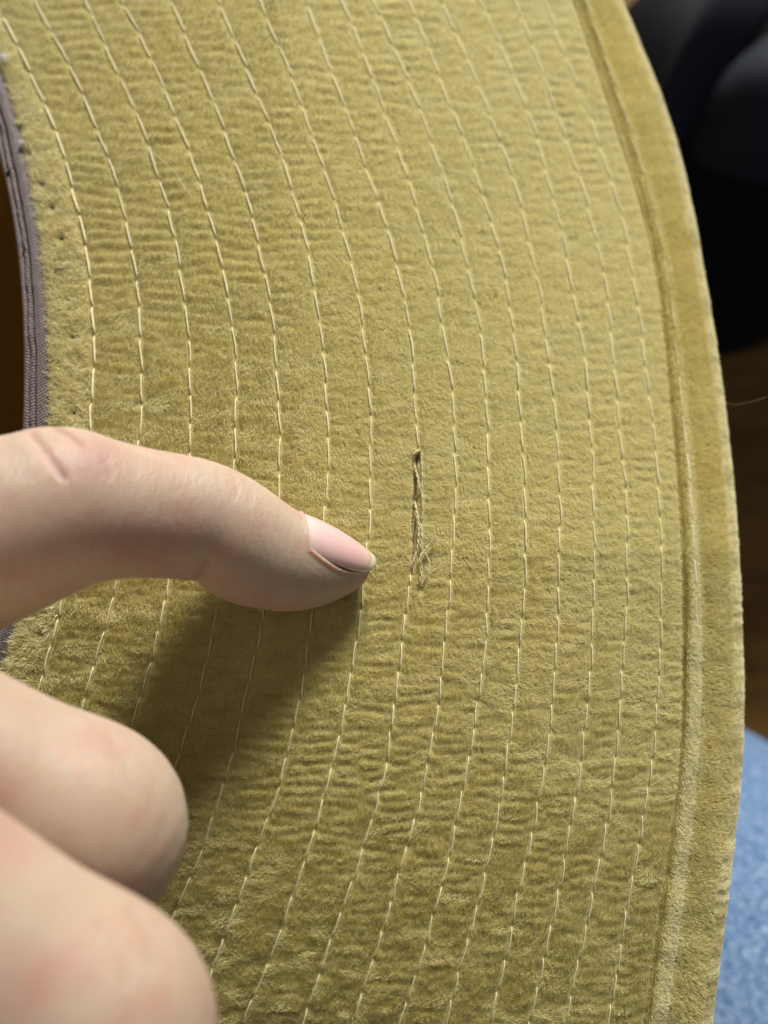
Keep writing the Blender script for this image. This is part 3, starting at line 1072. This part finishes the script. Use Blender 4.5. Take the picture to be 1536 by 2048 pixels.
# creases over the first joint (polylines in the picture, on the visible side)
proj = np.stack([768 + HV[:, 0] / (CZ - HV[:, 2]) * FPX, 1024 - HV[:, 1] / (CZ - HV[:, 2]) * FPX], -1)
vis = near & (HN[:, 2] > -0.25)
def seg_dist(poly):
    best = np.full(nv, 1e9)
    poly = np.array(poly, float)
    for a, b in zip(poly[:-1], poly[1:]):
        t = np.clip(((proj - a) @ (b - a)) / ((b - a) @ (b - a)), 0, 1)
        best = np.minimum(best, np.hypot(*(proj - (a + t[:, None] * (b - a))).T))
    return best
for poly, wdt, dep, rd in (
        ([(66, 868), (84, 890), (100, 915), (118, 940), (128, 955)], 6, 0.36, 0.75),
        ([(112, 856), (135, 866), (152, 878), (164, 889)], 6, 0.24, 0.6),
        ([(40, 900), (48, 930), (60, 955)], 7, 0.10, 0.12),
        ([(210, 915), (216, 935), (222, 958)], 5, 0.12, 0.15),
        ([(388, 1166), (402, 1150), (412, 1125)], 9, 0.30, 0.15),
        ([(20, 890), (22, 920), (30, 950)], 8, 0.08, 0.1),
        ([(430, 935), (437, 960), (440, 985)], 4, 0.10, 0.10),
        ([(462, 946), (470, 968), (474, 995)], 4, 0.12, 0.12),
        ([(490, 958), (499, 980), (503, 1005)], 4, 0.09, 0.10),
        ([(262, 1822), (292, 1868), (306, 1925)], 12, 0.16, 0.14),
        ([(305, 1850), (330, 1900), (338, 1950)], 10, 0.12, 0.10),
        ([(205, 1850), (238, 1905), (250, 1965)], 12, 0.10, 0.10),
        ([(215, 1480), (245, 1520), (262, 1575)], 10, 0.10, 0.10)):
    d = seg_dist(poly)
    g = np.exp(-(d / wdt) ** 2) * (vis if poly[0][1] < 1400 else (~near) & (HN[:, 2] > -0.2))
    disp -= dep * g
    red += rd * g
patch = np.exp(-(((proj[:, 0] - 190) / 38) ** 2 + ((proj[:, 1] - 925) / 34) ** 2)) * vis
red += 0.6 * patch
tipred = np.exp(-((tl - ALEN[-1]) / 0.007) ** 2) * near
red += 0.16 * tipred
# redness between the curled fingers
d = np.hypot(proj[:, 0] + 10, proj[:, 1] - 1590)
red += 0.35 * np.exp(-(d / 70) ** 2) * (~near)
HV += HN * (disp * 0.001)[:, None]
hand.data.vertices.foreach_set("co", HV.astype(np.float32).ravel())
ra = hand.data.attributes.new("redness", 'FLOAT', 'POINT')
ra.data.foreach_set("value", np.clip(red, 0, 1).astype(np.float32))
hand.data.polygons.foreach_set("use_smooth", np.ones(len(hand.data.polygons), dtype=bool))
hand.data.update()

# nail plate
M_nail = mat("fingernail", (0.74, 0.46, 0.42), 0.26)
def nail_nodes(m):
    b = bsdf(m)
    uv = nd(m, "ShaderNodeTexCoord").outputs["UV"]
    sp = nd(m, "ShaderNodeSeparateXYZ"); lk(m, uv, sp.inputs[0])
    u, v = sp.outputs[0], sp.outputs[1]              # across 0..1, along 0..1
    oc = nd(m, "ShaderNodeTexCoord").outputs["Object"]
    n = noise(m, 500, 2, oc)
    cv = math_n(m, 'MULTIPLY', math_n(m, 'POWER', math_n(m, 'ABSOLUTE', math_n(m, 'SUBTRACT', u, 0.5)), 2.0), 0.25)
    vv = math_n(m, 'ADD', math_n(m, 'ADD', v, cv), math_n(m, 'MULTIPLY', math_n(m, 'SUBTRACT', n, 0.5), 0.05))
    c = ramp(m, vv, [(0.0, (0.80, 0.68, 0.63)), (0.13, (0.79, 0.61, 0.57)), (0.3, (0.78, 0.52, 0.49)), (0.74, (0.77, 0.47, 0.44)), (0.89, (0.74, 0.50, 0.40)), (0.925, (0.60, 0.45, 0.31)), (0.94, (0.70, 0.61, 0.44)), (1.0, (0.72, 0.64, 0.47))])
    lk(m, c, b.inputs["Base Color"])
    b.inputs["Subsurface Weight"].default_value = 0.5
    b.inputs["Subsurface Radius"].default_value = (1, .5, .4)
    b.inputs["Subsurface Scale"].default_value = 0.0008
    b.inputs["Coat Weight"].default_value = 0.5
    b.inputs["Coat Roughness"].default_value = 0.18
    wv = noise(m, 1, 2, uv, 0.5, (55, 1.2, 1))
    lk(m, bump(m, wv, 0.00003, 0.5), b.inputs["Normal"])
nail_nodes(M_nail)
def make_nail():
    na, nt = 40, 44
    aa = np.linspace(-1, 1, na)
    tt = np.linspace(0, 1, nt)
    TT, AA = np.meshgrid(tt, aa, indexing='ij')
    L_end = ALEN[-1] + 0.0003
    end = L_end - 0.0016 * np.abs(AA) ** 2.4
    start = tN0 - 0.0007 + 0.0009 * AA ** 2
    Ls = start + (end - start) * TT
    # the plate is a gently curved barrel along a straight axis
    def at(arr, L):
        return np.stack([np.interp(L, ALEN, arr[:, j]) for j in range(arr.shape[1])], -1)
    La, Lb = np.array(tN0), np.array(ALEN[-1] - 0.0012)
    Ca, Cb = at(AC, La), at(AC, Lb)
    f = ((Ls - La) / (Lb - La))[..., None]
    C = Ca + (Cb - Ca) * f
    T_ = (Cb - Ca) / np.linalg.norm(Cb - Ca)
    U_ = at(AU, La) * (1 - f) + at(AU, np.array(ALEN[-1] - 0.004)) * f
    U_ = U_ - (U_ @ T_)[..., None] * T_
    U_ /= np.linalg.norm(U_, axis=-1)[..., None]
    S_ = np.cross(T_, U_)
    S_ = S_ * np.sign(S_[..., 2:3])
    Ra, Rsa = np.interp(La, ALEN, A_[:, 6]), np.interp(La, ALEN, A_[:, 7])
    Rb = 0.0029
    bul = 0.00050 * 4 * f * (1 - f)
    ru = Ra + (Rb - Ra) * f + bul
    rs = Rsa + (Rb * 0.9 - Rsa) * f + bul
    wl = (Ls - tN0) / (tN1 - tN0)
    an = (nail_A0(wl) + nail_hw(wl) * 1.08 * AA)[..., None]
    lift = 0.00010 - 0.00055 * np.abs(AA[..., None]) ** 3.5 - 0.00035 * np.clip(1 - TT[..., None] / 0.10, 0, 1)
    Pn = C + (ru + lift) * np.cos(an) * U_ + (rs + lift) * np.sin(an) * S_
    nrm = np.cos(an) * U_ + np.sin(an) * S_
    Pi = Pn - nrm * 0.00045
    n1 = na * nt
    Vv = np.vstack([Pn.reshape(-1, 3), Pi.reshape(-1, 3)])
    Fo = grid_faces(nt, na)
    Fi = grid_faces(nt, na, flip=True) + n1
    rim = np.concatenate([np.arange(na), np.arange(1, nt) * na + na - 1, (nt - 1) * na + np.arange(na - 2, -1, -1), np.arange(nt - 2, 0, -1) * na])
    r2 = np.roll(rim, -1)
    Fr = np.stack([rim, r2, r2 + n1, rim + n1], -1)
    uv = np.stack([(AA + 1) / 2, TT], -1).reshape(-1, 2)
    o = mesh_np("fingernail", Vv, np.vstack([Fo, Fi, Fr]), M_nail, hand, uv=np.vstack([uv, uv]))
    bm = bmesh.new(); bm.from_mesh(o.data)
    bmesh.ops.recalc_face_normals(bm, faces=bm.faces)
    bm.to_mesh(o.data); bm.free()
    return o
make_nail()

# ------------------------------------------------------------------ jeans (thigh and knee of the sitter)
M_den = mat("denim", (0.16, 0.29, 0.50), 0.85)
def denim_nodes(m):
    b = bsdf(m)
    oc = nd(m, "ShaderNodeTexCoord").outputs["Object"]
    a = noise(m, 1, 2, oc, 0.5, (700, 1700, 700))
    c_ = noise(m, 1300, 2, oc)
    big_ = noise(m, 22, 3, oc)
    dia = noise(m, 1, 2, oc, 0.5, (900, 220, 300))
    f = math_n(m, 'ADD', math_n(m, 'MULTIPLY', a, 0.5), math_n(m, 'ADD', math_n(m, 'MULTIPLY', c_, 0.35), math_n(m, 'MULTIPLY', dia, 0.25)))
    c = ramp(m, f, [(0.40, (0.040, 0.085, 0.19)), (0.53, (0.085, 0.17, 0.33)), (0.66, (0.30, 0.39, 0.52))])
    c = mixc(m, math_n(m, 'MULTIPLY', big_, 0.35), c, (0.11, 0.21, 0.38))
    lk(m, c, b.inputs["Base Color"])
    lk(m, bump(m, f, 0.0006, 0.8), b.inputs["Normal"])
denim_nodes(M_den)
def make_leg():
    zc = CZ - 0.168 - 0.074
    pts = [(a, b - 0.0147, c) for a, b, c in [(0.120, -0.4405, zc - 0.01), (0.120, -0.3205, zc), (0.121, -0.2205, zc), (0.122, -0.1705, zc - 0.004), (0.123, -0.1445, zc - 0.03), (0.124, -0.1385, zc - 0.08), (0.124, -0.1405, zc - 0.2), (0.124, -0.1455, 0.06), (0.124, -0.1455, 0.012)]]
    rad = [0.082, 0.079, 0.075, 0.073, 0.071, 0.068, 0.066, 0.066, 0.067]
    Rg = sphere_sweep(pts, rad, 90)
    V, Q, T = closed(Rg)
    o = mesh_np("jeans", V, [Q, T], M_den, None)
    bm = bmesh.new(); bm.from_mesh(o.data)
    bmesh.ops.recalc_face_normals(bm, faces=bm.faces)
    bm.to_mesh(o.data); bm.free()
    o["label"] = "light blue denim jeans leg of the sitter under the brim"
    o["category"] = "jeans"
make_leg()

# ------------------------------------------------------------------ floor
M_floor = mat("wood_floor", (0.30, 0.16, 0.05), 0.6, **{"Specular IOR Level": 0.2})
def floor_nodes(m):
    oc = nd(m, "ShaderNodeTexCoord").outputs["Object"]
    g = noise(m, 1, 4, oc, 0.6, (9, 60, 20))
    c = ramp(m, g, [(0.3, (0.12, 0.056, 0.013)), (0.7, (0.25, 0.13, 0.032))])
    lk(m, c, bsdf(m).inputs["Base Color"])
floor_nodes(M_floor)
def make_floor():
    bm = bmesh.new()
    bmesh.ops.create_grid(bm, x_segments=4, y_segments=4, size=3.0)
    me = bpy.data.meshes.new("floor"); bm.to_mesh(me); bm.free()
    me.materials.append(M_floor)
    o = bpy.data.objects.new("floor", me)
    COL.objects.link(o)
    o["kind"] = "structure"
    o["label"] = "brown wooden floor far below the hat, out of focus"
make_floor()

# ------------------------------------------------------------------ black bag on the floor
M_bag = mat("black_fabric", (0.003, 0.0035, 0.0045), 0.7, **{"Specular IOR Level": 0.12})
lk(M_bag, bump(M_bag, noise(M_bag, 500, 3), 0.0005, 0.5), bsdf(M_bag).inputs["Normal"])
def superell(name, c, r, e, m, parent, rot=0.0, dent=0.0):
    nu, nv_ = 48, 32
    th = np.linspace(0, 2 * np.pi, nu, endpoint=False)
    ph = np.linspace(-np.pi / 2, np.pi / 2, nv_)
    PH, TH = np.meshgrid(ph, th, indexing='ij')
    f = lambda w, k: np.sign(w) * np.abs(w) ** k
    x = r[0] * f(np.cos(PH), e) * f(np.cos(TH), e)
    y = r[1] * f(np.cos(PH), e) * f(np.sin(TH), e)
    z = r[2] * f(np.sin(PH), e)
    k = 1 + dent * np.sin(3 * TH + 1.3) * np.cos(PH) + dent * 0.6 * np.sin(5 * TH - 2 * PH)
    x, y = x * k, y * k
    X = c[0] + x * math.cos(rot) - y * math.sin(rot)
    Y = c[1] + x * math.sin(rot) + y * math.cos(rot)
    V = np.stack([X, Y, c[2] + z], -1).reshape(-1, 3)
    return mesh_np(name, V, grid_faces(nv_, nu, wrap=True), m, parent)
BAG = empty("bag", (0.255, 0.25, 0.0), "black soft bag with a thick strap on the floor, blurred at upper right", "bag")
M_bag2 = mat("lighter_black_fabric", (0.020, 0.023, 0.030), 0.7, **{"Specular IOR Level": 0.15})  # slightly lighter tone than the body, for pocket and strap
superell("body", (0.250, 0.240, 0.105), (0.105, 0.115, 0.105), 0.62, M_bag, BAG, 0.5, 0.03)
superell("front_pocket", (0.212, 0.222, 0.195), (0.040, 0.034, 0.060), 0.85, M_bag2, BAG, 0.9, 0.04)
def strap():
    t = np.linspace(0, 1, 40)
    c = spline(np.array([(0.30, 0.34, 0.20), (0.247, 0.325, 0.235), (0.202, 0.285, 0.240), (0.174, 0.245, 0.225), (0.160, 0.205, 0.17), (0.168, 0.185, 0.08), (0.185, 0.19, 0.03)]), 60)
    T = np.gradient(c, axis=0); T /= np.linalg.norm(T, axis=1)[:, None]
    up = np.array([0.2, 0.1, 1.0])
    s = np.cross(T, up); s /= np.linalg.norm(s, axis=1)[:, None]
    u = np.cross(s, T)
    a = np.linspace(0, 2 * np.pi, 16, endpoint=False)
    f = lambda w, k: np.sign(w) * np.abs(w) ** k
    R = c[:, None] + 0.017 * f(np.cos(a), .6)[None, :, None] * s[:, None] + 0.005 * f(np.sin(a), .6)[None, :, None] * u[:, None]
    mesh_np("strap", R.reshape(-1, 3), grid_faces(60, 16, wrap=True, flip=True), M_bag2, BAG)
strap()
